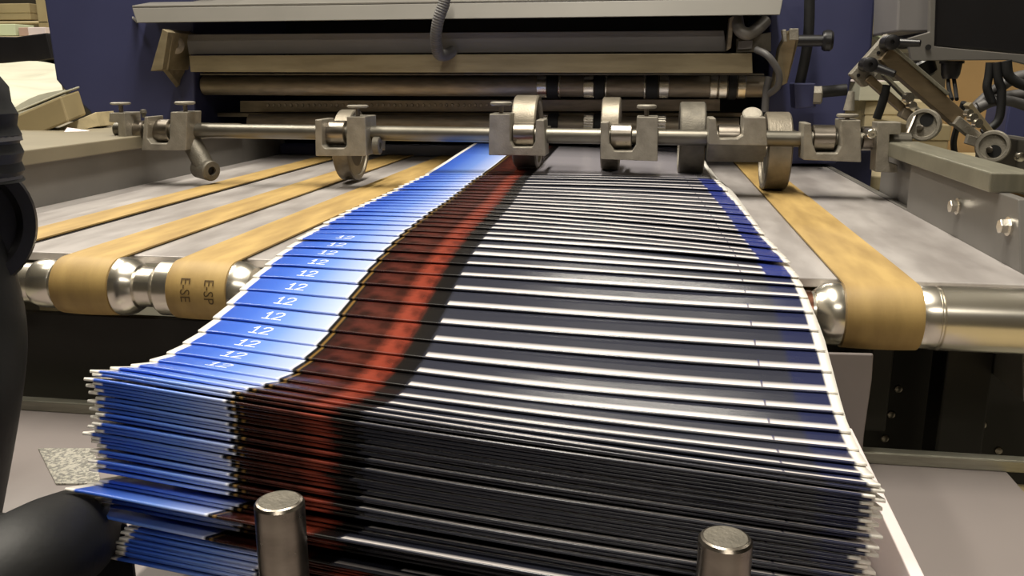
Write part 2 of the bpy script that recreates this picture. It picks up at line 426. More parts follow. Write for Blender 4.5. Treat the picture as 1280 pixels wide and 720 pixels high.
def interp(xs, ys, x):
    if x <= xs[0]: return ys[0]
    for i in range(1, len(xs)):
        if x <= xs[i]:
            f = (x - xs[i - 1]) / (xs[i] - xs[i - 1]); return ys[i - 1] * (1 - f) + ys[i] * f
    return ys[-1]
BOWK = [0, 4, 6, 8, 10, 12, 16, 22, 30, 40]; BOWV = [-.002, -.004, -.004, -.003, -.001, .001, .005, .005, .003, .001]
# envelope beyond the last sheet: level at first, then up towards the rollers
QX = Q + [Q[-1] + .10, Q[-1] + .25, Q[-1] + .45]; ZLX = ZL + [ZL[-1] + .004, ZL[-1] + .012, ZL[-1] + .02]; ZRX = ZRt + [ZRt[-1] - .001, ZRt[-1] - .001, ZRt[-1] + .004]
IDX = list(range(NS)) + [NS + .4, NS + .8, NS + 1.0]
STEPS = [TH if k < 10 else TH - .0005 * min(1, (k - 10) / 5) for k in range(NS + 2)]
CT = [sum(STEPS[:k]) for k in range(NS)]
CTX = CT + [CT[-1] + .0006, CT[-1] + .0012, CT[-1] + .0015]
def env(q, u):
    b = interp(BOWK, BOWV, interp(QX, IDX, q)) * 4 * u * (1 - u)
    return interp(QX, ZLX, q) * (1 - u) + interp(QX, ZRX, q) * u + b
US = [0, .015, .03, .06, .1, .15, .2, .25, .3, .36, .42, .48, .54, .6, .66, .72, .78, .84, .9, .94, .965, .9885, 1]
VS = [.0005, .002, .004, .007, .011, .016, .022, .03, .042, .06, .085, .12, .16, .21]
GRP = {}
def sheet(k, label, group, q=None, dx=0., dy=0., down=0., ang=None, th=.0018, length=LEN, droop=0., tilt=0., lift=None, far=False, numeral=False):
    """one folded sheet; k: place in the stream (0 = top of the pile), down: how far below the top of the pile"""
    kk = max(0, k); q = Q[kk] if q is None else q
    a = ANG[kk] if ang is None else ang
    xl = XL[kk] + dx
    ca, sa = math.cos(a), math.sin(a)
    rnd = random.Random(k * 13 + 5)
    ph = rnd.uniform(0, 6.3); amp = .0002
    vs = VS + [length]
    def pos(u, v, d):
        """point at width u, v metres back from the fold, d below the top face"""
        x = xl + W * u * ca + v * sa; y = q + dy - W * u * sa + v * ca
        qq = q + v
        z = env(qq, u) - (interp(QX, CTX, qq) - CT[kk]) - down
        # near left corner curls down, loose leaves part slightly
        z -= droop * max(0, 1 - u / .05) ** 1.5 * max(0, 1 - v / .05)
        z += tilt * (u - .3)
        z += amp * math.sin(u * 9 + ph)
        if lift: z += lift(u, v)
        return Vector((x, y, z - d))
    bm = bmesh.new(); uvl = bm.loops.layers.uv.new('UVMap')
    rows = []          # (list of verts, v coordinate)
    h = th / 2
    def row(fn, vv): rows.append(([bm.verts.new(fn(u)) for u in US], vv))
    for v in reversed(vs): row(lambda u, v=v: pos(u, v, 0), v)
    for j in range(1, 6):                       # rounded fold
        t_ = math.pi * j / 6
        row(lambda u, t_=t_: pos(u, .0005, h - h * math.cos(t_)) + Vector((sa * -h, -h * math.sin(t_) * 1.1, 0)), -.0003 * j)
    for v in vs: row(lambda u, v=v: pos(u, v, th), -.002 - v)
    for r in range(len(rows) - 1):
        for c in range(len(US) - 1):
            f = bm.faces.new((rows[r][0][c], rows[r + 1][0][c], rows[r + 1][0][c + 1], rows[r][0][c + 1])); f.smooth = True
            for lp, (rr, cc) in zip(f.loops, ((r, c), (r + 1, c), (r + 1, c + 1), (r, c + 1))):
                lp[uvl].uv = (US[cc], rows[rr][1])
    # close the cut ends (white paper) and the tail
    for c, uu in ((0, 0.), (len(US) - 1, 1.)):
        n = len(rows)
        for r in range((n - 1) // 2):
            ids = [rows[r][0][c], rows[r + 1][0][c], rows[n - 2 - r][0][c], rows[n - 1 - r][0][c]]
            ids = list(dict.fromkeys(ids))
            if len(ids) > 2:
                f = bm.faces.new(ids)
                for lp in f.loops: lp[uvl].uv = (uu, .05)
    for c in range(len(US) - 1):
        f = bm.faces.new((rows[0][0][c], rows[0][0][c + 1], rows[-1][0][c + 1], rows[-1][0][c]))
        for lp in f.loops: lp[uvl].uv = (.005, .2)
    if numeral:
        # the printed date "12", white figures lying on the blue field
        u0, v0 = .083, .0050; s = .0110
        strokes = {'1': [[(.02, .72), (.22, 1.0), (.22, 0)], [(0, 0), (.44, 0)]],
                   '2': [[(0, .76), (.08, .93), (.26, 1), (.45, .92), (.50, .72), (.40, .48), (.16, .22), (0, 0), (.54, 0)]]}
        off = 0
        for ch in '12':
            for st in strokes[ch]:
                for (ax, ay), (bx, by) in zip(st, st[1:]):
                    d = Vector((bx - ax, by - ay)); d.normalize(); n = Vector((-d.y, d.x)) * .055; e = d * .05
                    q4 = [(ax - e.x + n.x, ay - e.y + n.y), (bx + e.x + n.x, by + e.y + n.y), (bx + e.x - n.x, by + e.y - n.y), (ax - e.x - n.x, ay - e.y - n.y)]
                    vv = [bm.verts.new(pos(u0 + (off + p) * s / W, max(.0006, v0 + r_ * s), -.00012)) for p, r_ in q4]
                    f = bm.faces.new(vv); f.material_index = 1
                    for lp in f.loops: lp[uvl].uv = (.5, .2)
            off += .62
    bmesh.ops.recalc_face_normals(bm, faces=[f for f in bm.faces if f.material_index == 0])
    o0 = pos(.5, .1, th)
    bmesh.ops.translate(bm, vec=-o0, verts=bm.verts[:])
    me = bpy.data.meshes.new('printed_sheet'); bm.to_mesh(me); bm.free()
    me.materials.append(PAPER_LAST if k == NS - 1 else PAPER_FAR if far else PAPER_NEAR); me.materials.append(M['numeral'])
    o = link(bpy.data.objects.new('printed_sheet', me)); o.location = (o0.x, o0.y, o0.z + Z0)
    o['label'] = label; o['category'] = 'printed sheet'; o['group'] = group
    return o
ORD = ['topmost', 'second', 'third', 'fourth', 'fifth', 'sixth', 'seventh', 'eighth', 'ninth', 'tenth', 'eleventh', 'twelfth', 'thirteenth', 'fourteenth', 'fifteenth', 'sixteenth']
GS = 'overlapping printed sheets riding on the belts'; GP = 'printed sheets piled in front of the table'; GB = 'printed sheets in the lower pile'
for k in range(NS):
    if k == 0: lab = 'topmost printed sheet of the front pile, blue end at its upper left corner'
    elif k < 16: lab = 'blue, red and navy sheet lying %s back from the top of the front pile' % ('just' if k == 1 else ORD[k - 1])
    elif k < NS - 1: lab = 'narrow strip of a blue, red and navy sheet in the dense stream before the wheels'
    else: lab = 'flat last sheet of the stream lying under the pressing wheels'
    lift = None; ln = LEN if k < 12 else .32
    if k == NS - 1:
        ln = .36
    j = random.Random(k * 7 + 1)
    sheet(k, lab, GS, far=k >= 13, dy=j.uniform(-.0035, .0035) if 13 <= k < NS - 1 else 0, tilt=j.uniform(-.0018, .0018) if 13 <= k < NS - 2 else 0, droop=.0012 if k < 14 else .0006, numeral=3 <= k <= 14, length=ln, th=.0018 if k < 12 else .0013)
# the pile: folded edges one above the other
STEP = .00222
down = 0; rp = random.Random(3)
for i in range(1, 35):
    down += STEP + rp.uniform(-.00025, .00025)
    if i == 26: down += .0012
    bul = .004 * math.sin(math.pi * min(1, i / 14)) - .00030 * max(0, i - 14)
    dx = (.0035 if i % 2 else -.0012) * rp.uniform(.6, 1.1) - .0012 + (.004 if 16 <= i <= 17 else 0) * -1
    dy = rp.uniform(-.0022, .0022) - .00025 * i
    if i == 26: dx -= .005; dy -= .013
    if i == 31: dx += .004
    if i == 33: dy += .002
    if i == 34: dx -= .012; dy -= .006
    lab = 'edge-on printed sheet within the tight front pile, blue left and navy right'
    if i == 26: lab = 'sheet sticking forward from the lower part of the front pile, showing a wider blue strip'
    if i == 34: lab = 'bottom sheet of the upper pile, poking out furthest left'
    sheet(-i, lab, GP, q=Q[0], dx=dx, dy=dy, down=down, tilt=.0009 * i * 0 + (-.006 if i == 34 else 0), droop=.0008)
down += .004
for i in range(14):
    dx = .018 + rp.uniform(-.002, .002) - .0009 * i; dy = rp.uniform(-.0015, .0015) - .010 + (.004 if i == 0 else 0)
    sheet(-60 - i, 'edge-on printed sheet of the lower pile, set back below the upper one', GB, q=Q[0], dx=dx, dy=dy, down=down + .0030, th=.0015)
    down += .0017

# ------------------------------------------------------------------ cross bar with wheel holders
YB = 1.222; ZB = .0785; RB = .0104
MB().cyl((-.785, YB, ZB + .0015), (.335, YB, ZB - .0022), RB, 32, ch=.001).out('cross_bar', M['barsteel'], label='round steel bar carrying the clamp blocks across the table', cat='bar')
YF = 1.192                      # front face of the clamp blocks
def disc_screw(parent, px0, px1, ptop, pbot, pend, spx, y, m=None):
    a = aty(px0, ptop, y); b = aty(px1, pbot, y); cx = (a.x + b.x) / 2; r = (b.x - a.x) / 2
    e = aty(spx, pend, y)
    th = max(.0032, (a.z - b.z) * .62)
    sc = MB().lathe((cx, y, e.z - .004), (0, 0, 1), [(0, 0), (0, .0030), (b.z - e.z + .004, .0030), (b.z - e.z + .004, 0)], 16).out('screw_stem', M['steel'], parent)
    MB().lathe((cx, y, b.z), (0, 0, 1), [(0, 0), (0, r * .8), (th * .3, r), (th * .75, r), (th, r * .86), (th, 0)], 28).out('screw_head', M['cast'], sc)
def collar(parent, px0, px1, y, r):
    a = aty(px0, 165, y).x; b = aty(px1, 165, y).x
    c = MB().lathe((a, YB, ZB), (1, 0, 0), [(0, RB), (0, r - .0012), (.0012, r), (b - a - .0012, r), (b - a, r - .0012), (b - a, RB)], 36).out('collar', M['steel'], parent)
    return c
def wheel(parent, px0, px1, zc, r, yc, m=None):
    """rimmed disc wheel turning on an axle across the table"""
    a = aty(px0, 180, yc - .03).x; b = aty(px1, 180, yc - .03).x; w = b - a
    wh = MB().lathe((a, yc, zc), (1, 0, 0), [(0, r * .86), (0, r * .965), (w * .06, r), (w * .94, r), (w, r * .965), (w, r * .86), (w * .9, r * .84), (w * .9, r * .6), (w * .1, r * .6), (w * .1, r * .84), (0, r * .86)], 64).out('wheel', m or M['wheelm'], parent)
    MB().lathe((a, yc, zc), (1, 0, 0), [(w * .12, .006), (w * .12, r * .85), (w * .88, r * .85), (w * .88, .006)], 48).out('wheel_web', M['webdark'], wh, label='darker side disc of the wheel')
    MB().lathe((a - .003, yc, zc), (1, 0, 0), [(0, 0), (0, .0085), (w + .006, .0085), (w + .006, 0)], 24).out('hub', M['oldsteel'], wh)
    return a, b
def swing_arm(parent, x, zc, yc):
    MB().prism([(x, YB + .006, ZB + .010), (x, YB + .006, ZB - .012), (x, yc + .004, zc - .008), (x, yc + .008, zc + .008)], (.006, 0, 0)).out('swing_arm', M['castdark'], parent, .001)
def holder(name, label, poly, col, screw, depth=.042, m='cast', rc=.0172, grp='clamp blocks on the cross bar'):
    c = aty((poly[0][0] + poly[-1][0]) / 2, poly[0][1], YF)
    t = thing(name, label, 'clamp block', (c.x, YB, c.z), grp)
    MB().face_on(poly, YF, depth).out('block_body', M[m], t, .0012)
    if col: collar(t, col[0], col[1], YF + .02, rc)
    if screw: disc_screw(t, *screw, YF + .014)
    return t
# leftmost block with its angled stub arm
t = holder('clamp_block', 'leftmost U-shaped clamp block with an angled stub arm reaching down to the belts',
           [(176.7, 188), (180.4, 146), (185, 146), (184, 173), (189, 179.5), (208.5, 179.5), (211.7, 173), (213, 140), (234, 140), (232.5, 188)], (187, 211), (219, 243, 124, 131, 140, 231))
p0 = Vector((aty(236, 170, YB).x, YB + .004, .066)); p1 = aty(258, 212, 1.21)
MB().cyl(p0, p1 + (p1 - p0) * .05, .0145, 28, ch=.002).out('stub_arm', M['castdark'], t)
dd = Vector((1, -.55, -.1)).normalized()
st = MB().lathe(p1 - dd * .018, dd, [(0, 0), (0, .0150), (.030, .0150), (.032, .0135), (.032, .0065), (.024, .0065), (.024, 0)], 28).out('stub_end', M['castdark'], t)
MB().lathe(p1 + dd * .0065, dd, [(0, 0), (0, .0062), (.002, .0062), (.002, 0)], 20).out('bore', M['interior'], st)
MB().lathe(aty(180, 147, YF + .012), (0, 0, 1), [(0, 0), (0, .003), (.005, .003), (.007, .0048), (.011, .0042), (.012, 0)], 18).out('ball_screw', M['castdark'], t)
# end bracket beyond it
t = thing('end_bracket', 'thin hooked end bracket with a disc screw at the left end of the bar', 'bracket', (-.767, YB, .045))
MB().face_on([(136, 152.5), (136.7, 141), (155.4, 141), (159.6, 194), (149, 193), (147, 153.5)], YF, .042).out('bracket_plate', M['cast'], t, .001)
MB().prism([aty(150, 142, YF + .002), aty(178, 139, YF + .03), aty(178, 141.5, YF + .03), aty(150, 145, YF + .002)], (0, .012, 0)).out('top_strap', M['cast'], t, .0006)
disc_screw(t, 139, 162, 126, 131, 141, 150, YF + .016)
collar(t, 163, 178, YF + .02, .0150)
# second block: wheel hangs below it
t = holder('wheel_holder', 'clamp block with a pale wheel pressing on bare belts left of the sheets',
           [(394.4, 195), (393.5, 149.5), (402, 149.5), (402.6, 181.6), (406, 185.5), (430, 185.5), (433, 182.6), (433.3, 145.7), (456.6, 145.7), (458, 195)], (405, 431), (434, 460, 129, 135, 146, 448), .05)
wheel(t, 420, 440, .0560, .0525, 1.292)
swing_arm(t, aty(448, 170, YF).x, .056, 1.292)
pb = aty(468, 182, YB - .01)
MB().lathe(pb, (1, 0, 0), [(0, 0), (0, .0125), (.008, .0125), (.009, .011), (.009, .005), (.006, .005), (.006, 0)], 24).out('pivot_boss', M['castdark'], t)
# third: over the red band
t = holder('wheel_holder', 'clamp block and wheel standing over the red band, disc screw on its left arm',
           [(610.7, 194), (611.7, 142.3), (637.7, 142.3), (637.7, 176.7), (641.7, 184), (665, 184), (669, 177), (670, 150), (680, 150), (682, 195)], (641, 668), (613, 640, 124, 132, 142, 627))
wheel(t, 641, 671, .0795, .0515, 1.275)
swing_arm(t, aty(674, 170, YF).x, .0795, 1.275)
# fourth
t = holder('wheel_holder', 'clamp block with disc screw on its right arm, wheel rising behind its left arm',
           [(750.7, 199), (750.7, 152.7), (760.7, 152.7), (761.7, 180), (768, 189), (790, 189), (795, 181.7), (796, 146), (822.7, 146), (822, 201.7)], (763, 790), (796, 821, 127.7, 136, 146, 808))
wheel(t, 751, 774, .0775, .0510, 1.275)
swing_arm(t, aty(778, 170, YF).x, .0775, 1.275)
# fifth: block swung back, wheel to its left
t = thing('wheel_holder', 'tilted clamp block showing its underside, with a broad disc wheel at its left', 'clamp block', (.115, YB, .045), 'clamp blocks on the cross bar')
MB().face_on([(885.7, 180.5), (886.5, 147.7), (895, 147.7), (897, 168), (900, 173.5), (922, 173.5), (929, 169), (930.5, 146.4), (957.4, 146.4), (959.5, 182)], 1.180, .05).out('block_body', M['cast'], t, .0012)
q0 = aty(886, 180, 1.180); q1 = aty(959, 181.5, 1.180)
MB().prism([(q0.x, 1.1805, q0.z + .001), (q0.x, 1.212, q0.z - .026), (q0.x, 1.235, q0.z - .010), (q0.x, 1.230, q0.z + .002)], (q1.x - q0.x, 0, 0)).out('block_foot', M['castdark'], t, .001)
collar(t, 897.6, 925.5, YF + .02, .0165)
kb = aty(941, 141, 1.20)
MB().lathe(kb - Vector((0, -.006, .006)), (0, -.6, .8), [(0, 0), (0, .0105), (.001, .0130), (.006, .0130), (.0075, .0115), (.0075, 0)], 30).out('screw_head', M['cast'], t)
wheel(t, 849, 881, .0705, .0520, 1.285, M['castdark'])
swing_arm(t, aty(884, 170, YF).x, .0705, 1.285)
# sixth
t = holder('wheel_holder', 'rightmost U-shaped clamp block with a wheel running on the right tan belt',
           [(1004, 200), (1005, 154), (1014, 154), (1016, 180), (1020.7, 191.7), (1046.7, 191.7), (1051.7, 183), (1051.7, 150), (1076, 150), (1076.7, 202.7)], (1017, 1045), (1046, 1073, 139, 147, 150, 1060))
s0 = aty(1061, 138, YF + .014)
MB().lathe(s0, (.05, 0, 1), [(0, 0), (0, .007), (.024, .004), (.024, 0)], 20).out('cone_knob', M['cast'], t)
wheel(t, 958, 989, .0570, .0530, 1.270)
swing_arm(t, aty(994, 172, YF).x, .057, 1.270)
# right end bracket
t = thing('end_bracket', 'pale C-shaped end bracket at the right end of the bar, beside the rail flange', 'bracket', (.30, YB, .04))
MB().face_on([(1094, 215), (1097, 153), (1127, 153), (1126, 168), (1112, 168), (1111, 203), (1122, 206), (1122, 216)], YF, .03).out('bracket_plate', M['cast'], t, .001)
collar(t, 1079, 1096, YF + .02, .0155)
pb = aty(1089, 167, YF - .004)
sc = MB().lathe(pb, (0, -1, 0), [(-.02, 0), (-.02, .006), (.004, .006), (.005, .005), (.005, .0028), (.001, .0028), (.001, 0)], 24).out('socket_screw', M['chrome'], t)

# ------------------------------------------------------------------ folding machine behind
YM = 1.56
t = thing('folding_machine', 'blue folding machine with dark rollers and a grey cover above the belts', 'machine', (-.3, 2.0, -Z0))
MB().face_on([(46, -60), (70, 100), (80, 112), (112, 140), (130, 176), (136, 195), (244, 195), (240, -60)], YM, .75).out('side_frame', M['blue'], t, .004)
MB().face_on([(964, -60), (1098, -60), (1090, 60), (1064, 100), (1046, 205), (958, 205)], YM + .06, .75).out('side_frame', M['blue'], t, .004)
MB().box((-.88, YM + .16, -Z0), (-.60, YM + .8, .02)).out('base_cabinet', M['blue'], t, .004)
MB().box((.20, YM + .20, -Z0), (.42, YM + .8, .02)).out('base_cabinet', M['blue'], t, .004)
xl = aty(230, 100, YM).x; xr = aty(975, 100, YM + .06).x
MB().box((xl, YM + .42, -.05), (xr, YM + .45, .50)).out('back_plate', M['interior'], t)
MB().box((xl, YM + .20, -.04), (xr, YM + .42, -.004)).out('inner_floor', M['interior'], t)
# grey cover: a bent sheet with a front lip
cv = [(165, 24), (171, 28.5), (975, 18.5), (978, 2), (970, -6), (176, 10)]
A = [aty(171, 28.5, YM - .07), aty(975, 18.5, YM - .07), aty(979, -2, YM - .06), aty(165, 10, YM - .06)]
mb = MB(); mb.prism(A, (0, .006, 0)); mb.out('cover_lip', M['lightgrey'], t, .001)
B = [aty(165, 10, YM - .06), aty(979, -2, YM - .06), aty(979, -2, YM - .06) + Vector((0, .60, .10)), aty(165, 10, YM - .06) + Vector((0, .60, .10))]
MB().prism(B, (0, 0, .004)).out('cover_top', M['lightgrey'], t, .001)
A = [aty(165, 23, YM - .066), aty(171, 29, YM - .066), aty(171, 29, YM + .2), aty(165, 14, YM + .2)]
MB().prism(A, (.003, 0, 0)).out('cover_end', M['lightgrey'], t)
# recessed grey panel, brass tie bar
MB().face_on([(232, 43), (905, 38), (908, 64.5), (236, 68)], YM - .02, .012).out('front_panel', M['grey'], t, .001)
MB().face_on([(236, 69.5), (940, 66.5), (941, 91.5), (238, 90)], YM - .035, .03).out('tie_bar', M['brass'], t, .001)
# rollers: upper one with rings, lower one with gear-like rings
def xat(px, y): return aty(px, 110, y).x
zu = aty(600, 107.5, YM + .02).z; ru = abs(aty(600, 95, YM + .02).z - aty(600, 121, YM + .02).z) / 2
fr = MB().cyl((xat(246, YM), YM + .03, zu), (xat(958, YM), YM + .03, zu), ru, 40).out('feed_roller', M['oldsteel'], t)
zl = aty(600, 157, YM + .05).z; rl_ = ru * .96
lr = MB().cyl((xat(292, YM), YM + .06, zl), (xat(930, YM), YM + .06, zl), rl_, 40).out('feed_roller', M['oldsteel'], t)
def ring(par, px0, px1, yc, zc, r, m, teeth=0, nm='ring'):
    a = xat(px0, yc); b = xat(px1, yc)
    if teeth:
        mb = MB(); pts = []
        for k in range(teeth * 2):
            rr = r if k % 2 else r * .93
            an = 2 * math.pi * k / (teeth * 2)
            pts.append((a, yc + rr * math.cos(an), zc + rr * math.sin(an)))
        mb.prism(pts, (b - a, 0, 0)); mb.out(nm, m, par, .0006)
    else:
        MB().lathe((a, yc, zc), (1, 0, 0), [(0, r * .7), (0, r - .001), (.001, r), (b - a - .001, r), (b - a, r - .001), (b - a, r * .7)], 40).out(nm, m, par)
for a, b in ((672, 684.5), (730, 743), (823.5, 836), (887, 896), (898, 908.5), (921, 931.5)):
    ring(fr, a, b, YM + .03, zu, ru * 1.13, M['chrome'], 0, 'steel_ring')
for a, b in ((685, 698), (743.6, 756), (808, 822.5), (909.6, 920)):
    ring(fr, a, b, YM + .03, zu, ru * 1.22, M['black'], 0, 'rubber_ring')
for a, b in ((698.5, 701), (756.5, 759), (804.5, 807.5)):
    ring(fr, a, b, YM + .03, zu, ru * 1.18, M['chrome'], 0, 'thin_ring')
for a, b in ((674, 686), (731, 743), (824, 834)):
    ring(lr, a, b, YM + .06, zl, rl_ * 1.30, M['chrome'], 26, 'toothed_ring')
for a, b in ((686.5, 699), (744, 757), (809, 822)):
    ring(lr, a, b, YM + .06, zl, rl_ * 1.34, M['black'], 0, 'rubber_ring')
# perforated strip between the rollers, and a thin blade under the tie bar
ps = MB().face_on([(300, 126), (900, 124), (900, 139), (300, 140)], YM + .085, .006).out('perforated_strip', M['oldsteel'], t, .0005)
mbp = MB()
for i in range(46):
    p = aty(335 + i * 7.2, 131.5, YM + .0845)
    mbp.lathe(p, (0, -1, 0), [(0, 0), (0, .0032), (.0012, .0024), (.0012, 0)], 10)
mbp.out('strip_studs', M['steel'], ps)
MB().face_on([(250, 92), (955, 92), (955, 94), (250, 94)], YM - .01, .004).out('blade', M['castdark'], t)
MB().face_on([(262, 141), (930, 141), (930, 146), (262, 146)], YM + .09, .02).out('stay_bar', M['oldsteel'], t, .001)
# bevelled plate and bearing on the left, plate on the right
MB().prism([aty(203, 36, YM - .09), aty(210, 40, YM - .09), aty(203, 87, YM - .09), aty(188, 89, YM - .09)], (0, .10, 0)).out('pivot_plate', M['brass'], t, .001)
MB().prism([aty(209, 42, YM - .085), aty(232, 50, YM + .01), aty(234, 90, YM + .01), aty(222, 112, YM + .01), aty(203, 88, YM - .085)], (.004, .012, 0)).out('pivot_web', M['brass'], t, .001)
MB().lathe(aty(218, 56, YM - .05), (.7, -.7, 0), [(0, 0), (0, .016), (.006, .016), (.007, .013), (.007, .006), (.003, .006), (.003, 0)], 28).out('bearing_ring', M['oldsteel'], t)
MB().prism([aty(986, 38, YM - .07), aty(998, 38, YM - .07), aty(998, 52, YM - .07), aty(984, 104, YM - .02), aty(966, 112, YM - .02), aty(975, 60, YM - .05)], (0, .04, 0)).out('pivot_plate', M['brass'], t, .001)
MB().face_on([(978, 37), (983, 37), (984, 52), (980, 52)], YM - .075, .02).out('clamp_tab', M['cast'], t, .001)
MB().face_on([(987, 35.5), (998.5, 35.5), (998.5, 50), (987, 50)], YM - .078, .006).out('clamp_tab', M['cast'], t, .001)
kn = aty(1000, 51, YM - .05)
kb = MB().lathe(kn, (1, -.08, 0), [(-.02, 0), (-.02, .009), (.034, .009), (.034, .014), (.038, .0165), (.046, .0165), (.050, .013), (.050, 0)], 30).out('clamp_knob', M['blackgloss'], t)
rod = [aty(1012, -20, YM + .0), aty(1010, 50, YM + .0), aty(998, 112, YM + .01)]
MB().tube(rod, .0085, 12).out('slanted_rod', M['black'], t)
bx = MB().face_on([(992, 104), (1020, 104), (1020, 134), (994, 136)], YM - .01, .05).out('joint_block', M['blue'], t, .002)
MB().lathe(aty(1017, 119, YM - .02), (1, -.15, 0), [(0, 0), (0, .015), (.012, .015), (.014, .012), (.014, 0)], 6, False).out('hex_nut', M['cast'], bx)
MB().cyl(aty(1026, 115, YM - .02), aty(1058, 112, YM - .02), .0095, 20).out('black_spindle', M['black'], t)
# silver boss beside the right end of the cover
sb = MB().tube([aty(921, 22, YM - .03), aty(925, 38, YM - .045), aty(937, 42, YM - .045), aty(950, 33, YM - .03), aty(957, 26, YM - .02)], .010, 14).out('silver_hose', M['conduit'], t)
MB().face_on([(912, 22), (918, 20), (914, 60), (908, 64)], YM - .04, .03).out('end_strip', M['oldsteel'], t, .001)
MB().face_on([(920, 48), (964, 40), (964, 64), (920, 66)], YM - .025, .02).out('end_cover', M['castdark'], t, .001)
MB().face_on([(923, 51), (941, 50), (940, 61), (922, 62)], YM - .030, .006).out('small_plate', M['grey'], t, .001)
MB().tube([aty(945, 62, YM - .05), aty(960, 70, YM - .065), aty(973, 90, YM - .06), aty(972, 108, YM - .05), aty(960, 118, YM - .03)], .0055, 12).out('bent_cable', M['cable'], t)
MB().tube([aty(962, 96, YM - .03), aty(958, 112, YM - .03), aty(956, 140, YM - .03)], .006, 12).out('bent_cable', M['cable'], t)
# cable hanging over the cover
MB().tube([aty(557, -30, YM - .10), aty(556, 0, YM - .10), aty(548, 25, YM - .10), aty(545, 48, YM - .09), aty(548, 66, YM - .072), aty(556, 69, YM - .05), aty(566, 64, YM - .03)], .0095, 16, rings=1, samples=16).out('hanging_cable', M['cable'], label='grey corrugated cable hanging over the front of the grey cover', cat='cable')

# ------------------------------------------------------------------ right: wheel arms, control box, boxes
YA = 1.30
t = thing('wheel_arm_unit', 'slanted double arm unit with two black-hubbed wheels above the right rail', 'machine arm', (.42, YA, .08))
MB().face_on([(1063, 93), (1109, 42), (1119, 50), (1120, 62), (1088, 106), (1080, 109)], YA, .02).out('head_plate', M['cast'], t, .0012)
def arm(x0, y0, x1, y1, wpx, depth, nm, m, y=YA):
    d = Vector((x1 - x0, y1 - y0)); d.normalize(); n = Vector((-d.y, d.x)) * wpx / 2
    return MB().face_on([(x0 + n.x, y0 + n.y), (x1 + n.x, y1 + n.y), (x1 - n.x, y1 - n.y), (x0 - n.x, y0 - n.y)], y, depth).out(nm, m, t, .001)
arm(1107, 67, 1203, 151, 21, .03, 'square_tube', M['bronze'], YA - .012)
arm(1118, 60, 1186, 118, 5, .035, 'tube_rib', M['flange'], YA - .016)
arm(1196, 150, 1238, 184, 13, .02, 'fork', M['cast'], YA - .02)
arm(1212, 130, 1250, 178, 7, .02, 'fork', M['brass'], YA + .012)
arm(1086, 97, 1140, 145, 10, .02, 'short_arm', M['bronze'], YA - .012)
arm(1106, 93, 1150, 138, 4, .02, 'short_rod', M['flange'], YA - .02)
arm(1128, 140, 1150, 152, 12, .02, 'fork', M['oldsteel'], YA - .02)
for (px, py, r) in ((1133, 122, .007), (1137, 132, .006)):
    MB().lathe(aty(px, py, YA - .02), (.3, -.9, 0), [(0, 0), (0, r), (.008, r), (.008, 0)], 14).out('adjust_nut', M['chrome'], t)
for (px, py, r) in ((1213, 147, .006), (1219, 154, .006), (1208, 141, .005)):
    MB().lathe(aty(px, py, YA - .03), (.3, -.9, 0), [(0, 0), (0, r), (.008, r), (.008, 0)], 14).out('adjust_nut', M['chrome'], t)
arm(1209, 174, 1222, 178, 12, .01, 'side_tab', M['cast'], YA - .03)
for (px, py, hx, hy) in ((1155, 156, 1159, 150), (1241, 183, 1243, 189)):
    c = aty(px, py, YA - .03); ax = Vector((-.35, -.93, .05)).normalized()
    w = MB().lathe(c - ax * .012, ax, [(0, 0), (0, .0200), (.002, .0215), (.020, .0215), (.023, .0200), (.023, .0165), (.0195, .0155), (.0195, 0)], 40).out('small_wheel', M['cast'], t)
    MB().lathe(aty(hx, hy, YA - .03) + ax * .006, ax, [(0, 0), (0, .0085), (.0030, .0085), (.0030, 0)], 24).out('hub_hole', M['black'], w)
    MB().lathe(aty(px - 4, py + 4, YA - .03) + ax * .006, ax, [(0, 0), (0, .0042), (.0045, .0042), (.005, .003), (.005, 0)], 20).out('hub_bolt', M['steel'], w)
for (a, b) in (((1113, 53), (1151, 54)), ((1086, 81), (1119, 93))):
    p, q = aty(*a, YA - .02), aty(*b, YA - .035)
    lv = MB().cyl(p, q, .0062, 18, .0048, .001).out('clamp_lever', M['blackgloss'], t)
    MB().lathe(p + Vector((0, .02, 0)), (0, -1, 0), [(0, 0), (0, .0098), (.030, .0098), (.031, .008), (.031, .003), (.027, .003), (.027, 0)], 24).out('lever_boss', M['blackgloss'], lv)
for (px, py) in ((1098, 66), (1073, 94)):
    MB().lathe(aty(px, py, YA), (0, -1, 0), [(0, 0), (0, .0024), (.0010, .0024), (.0010, 0)], 12).out('plate_hole', M['interior'], t)
MB().tube([aty(1108, 106, YA - .01), aty(1104, 125, YA - .01), aty(1096, 148, YA - .005)], .0058, 12).out('black_rod', M['black'], t)
MB().tube([aty(1146, 140, YA - .03), aty(1138, 160, YA - .04), aty(1128, 182, YA - .05)], .003, 10).out('bright_rod', M['steel'], t)
# control box with its mount
t = thing('control_box', 'dark control box on a grey bracket at the upper right', 'control box', (.62, 1.45, .12))
YC = 1.42
MB().face_on([(1171, -40), (1330, -40), (1330, 72), (1168, 58)], YC, .30).out('box_body', M['blackgloss'], t, .004)
MB().face_on([(1164, -40), (1171, -40), (1168, 58), (1330, 73), (1330, 92), (1260, 75), (1140, 76), (1135, 48), (1162, 40)], YC - .01, .012).out('mount_bracket', M['rail'], t, .001)
MB().face_on([(1124, -40), (1164, -40), (1162, 40), (1121, 40)], YC + .02, .15).out('side_housing', M['grey'], t, .003)
MB().lathe(aty(1160, 59, YC - .012), (0, -1, 0), [(0, 0), (0, .004), (.002, .004), (.002, 0)], 14).out('mount_screw', M['black'], t)
MB().cyl(aty(1148, 76, YC + .04), aty(1158, 96, YC + .04), .022, 24, .018, .003).out('black_motor', M['blackgloss'], t)
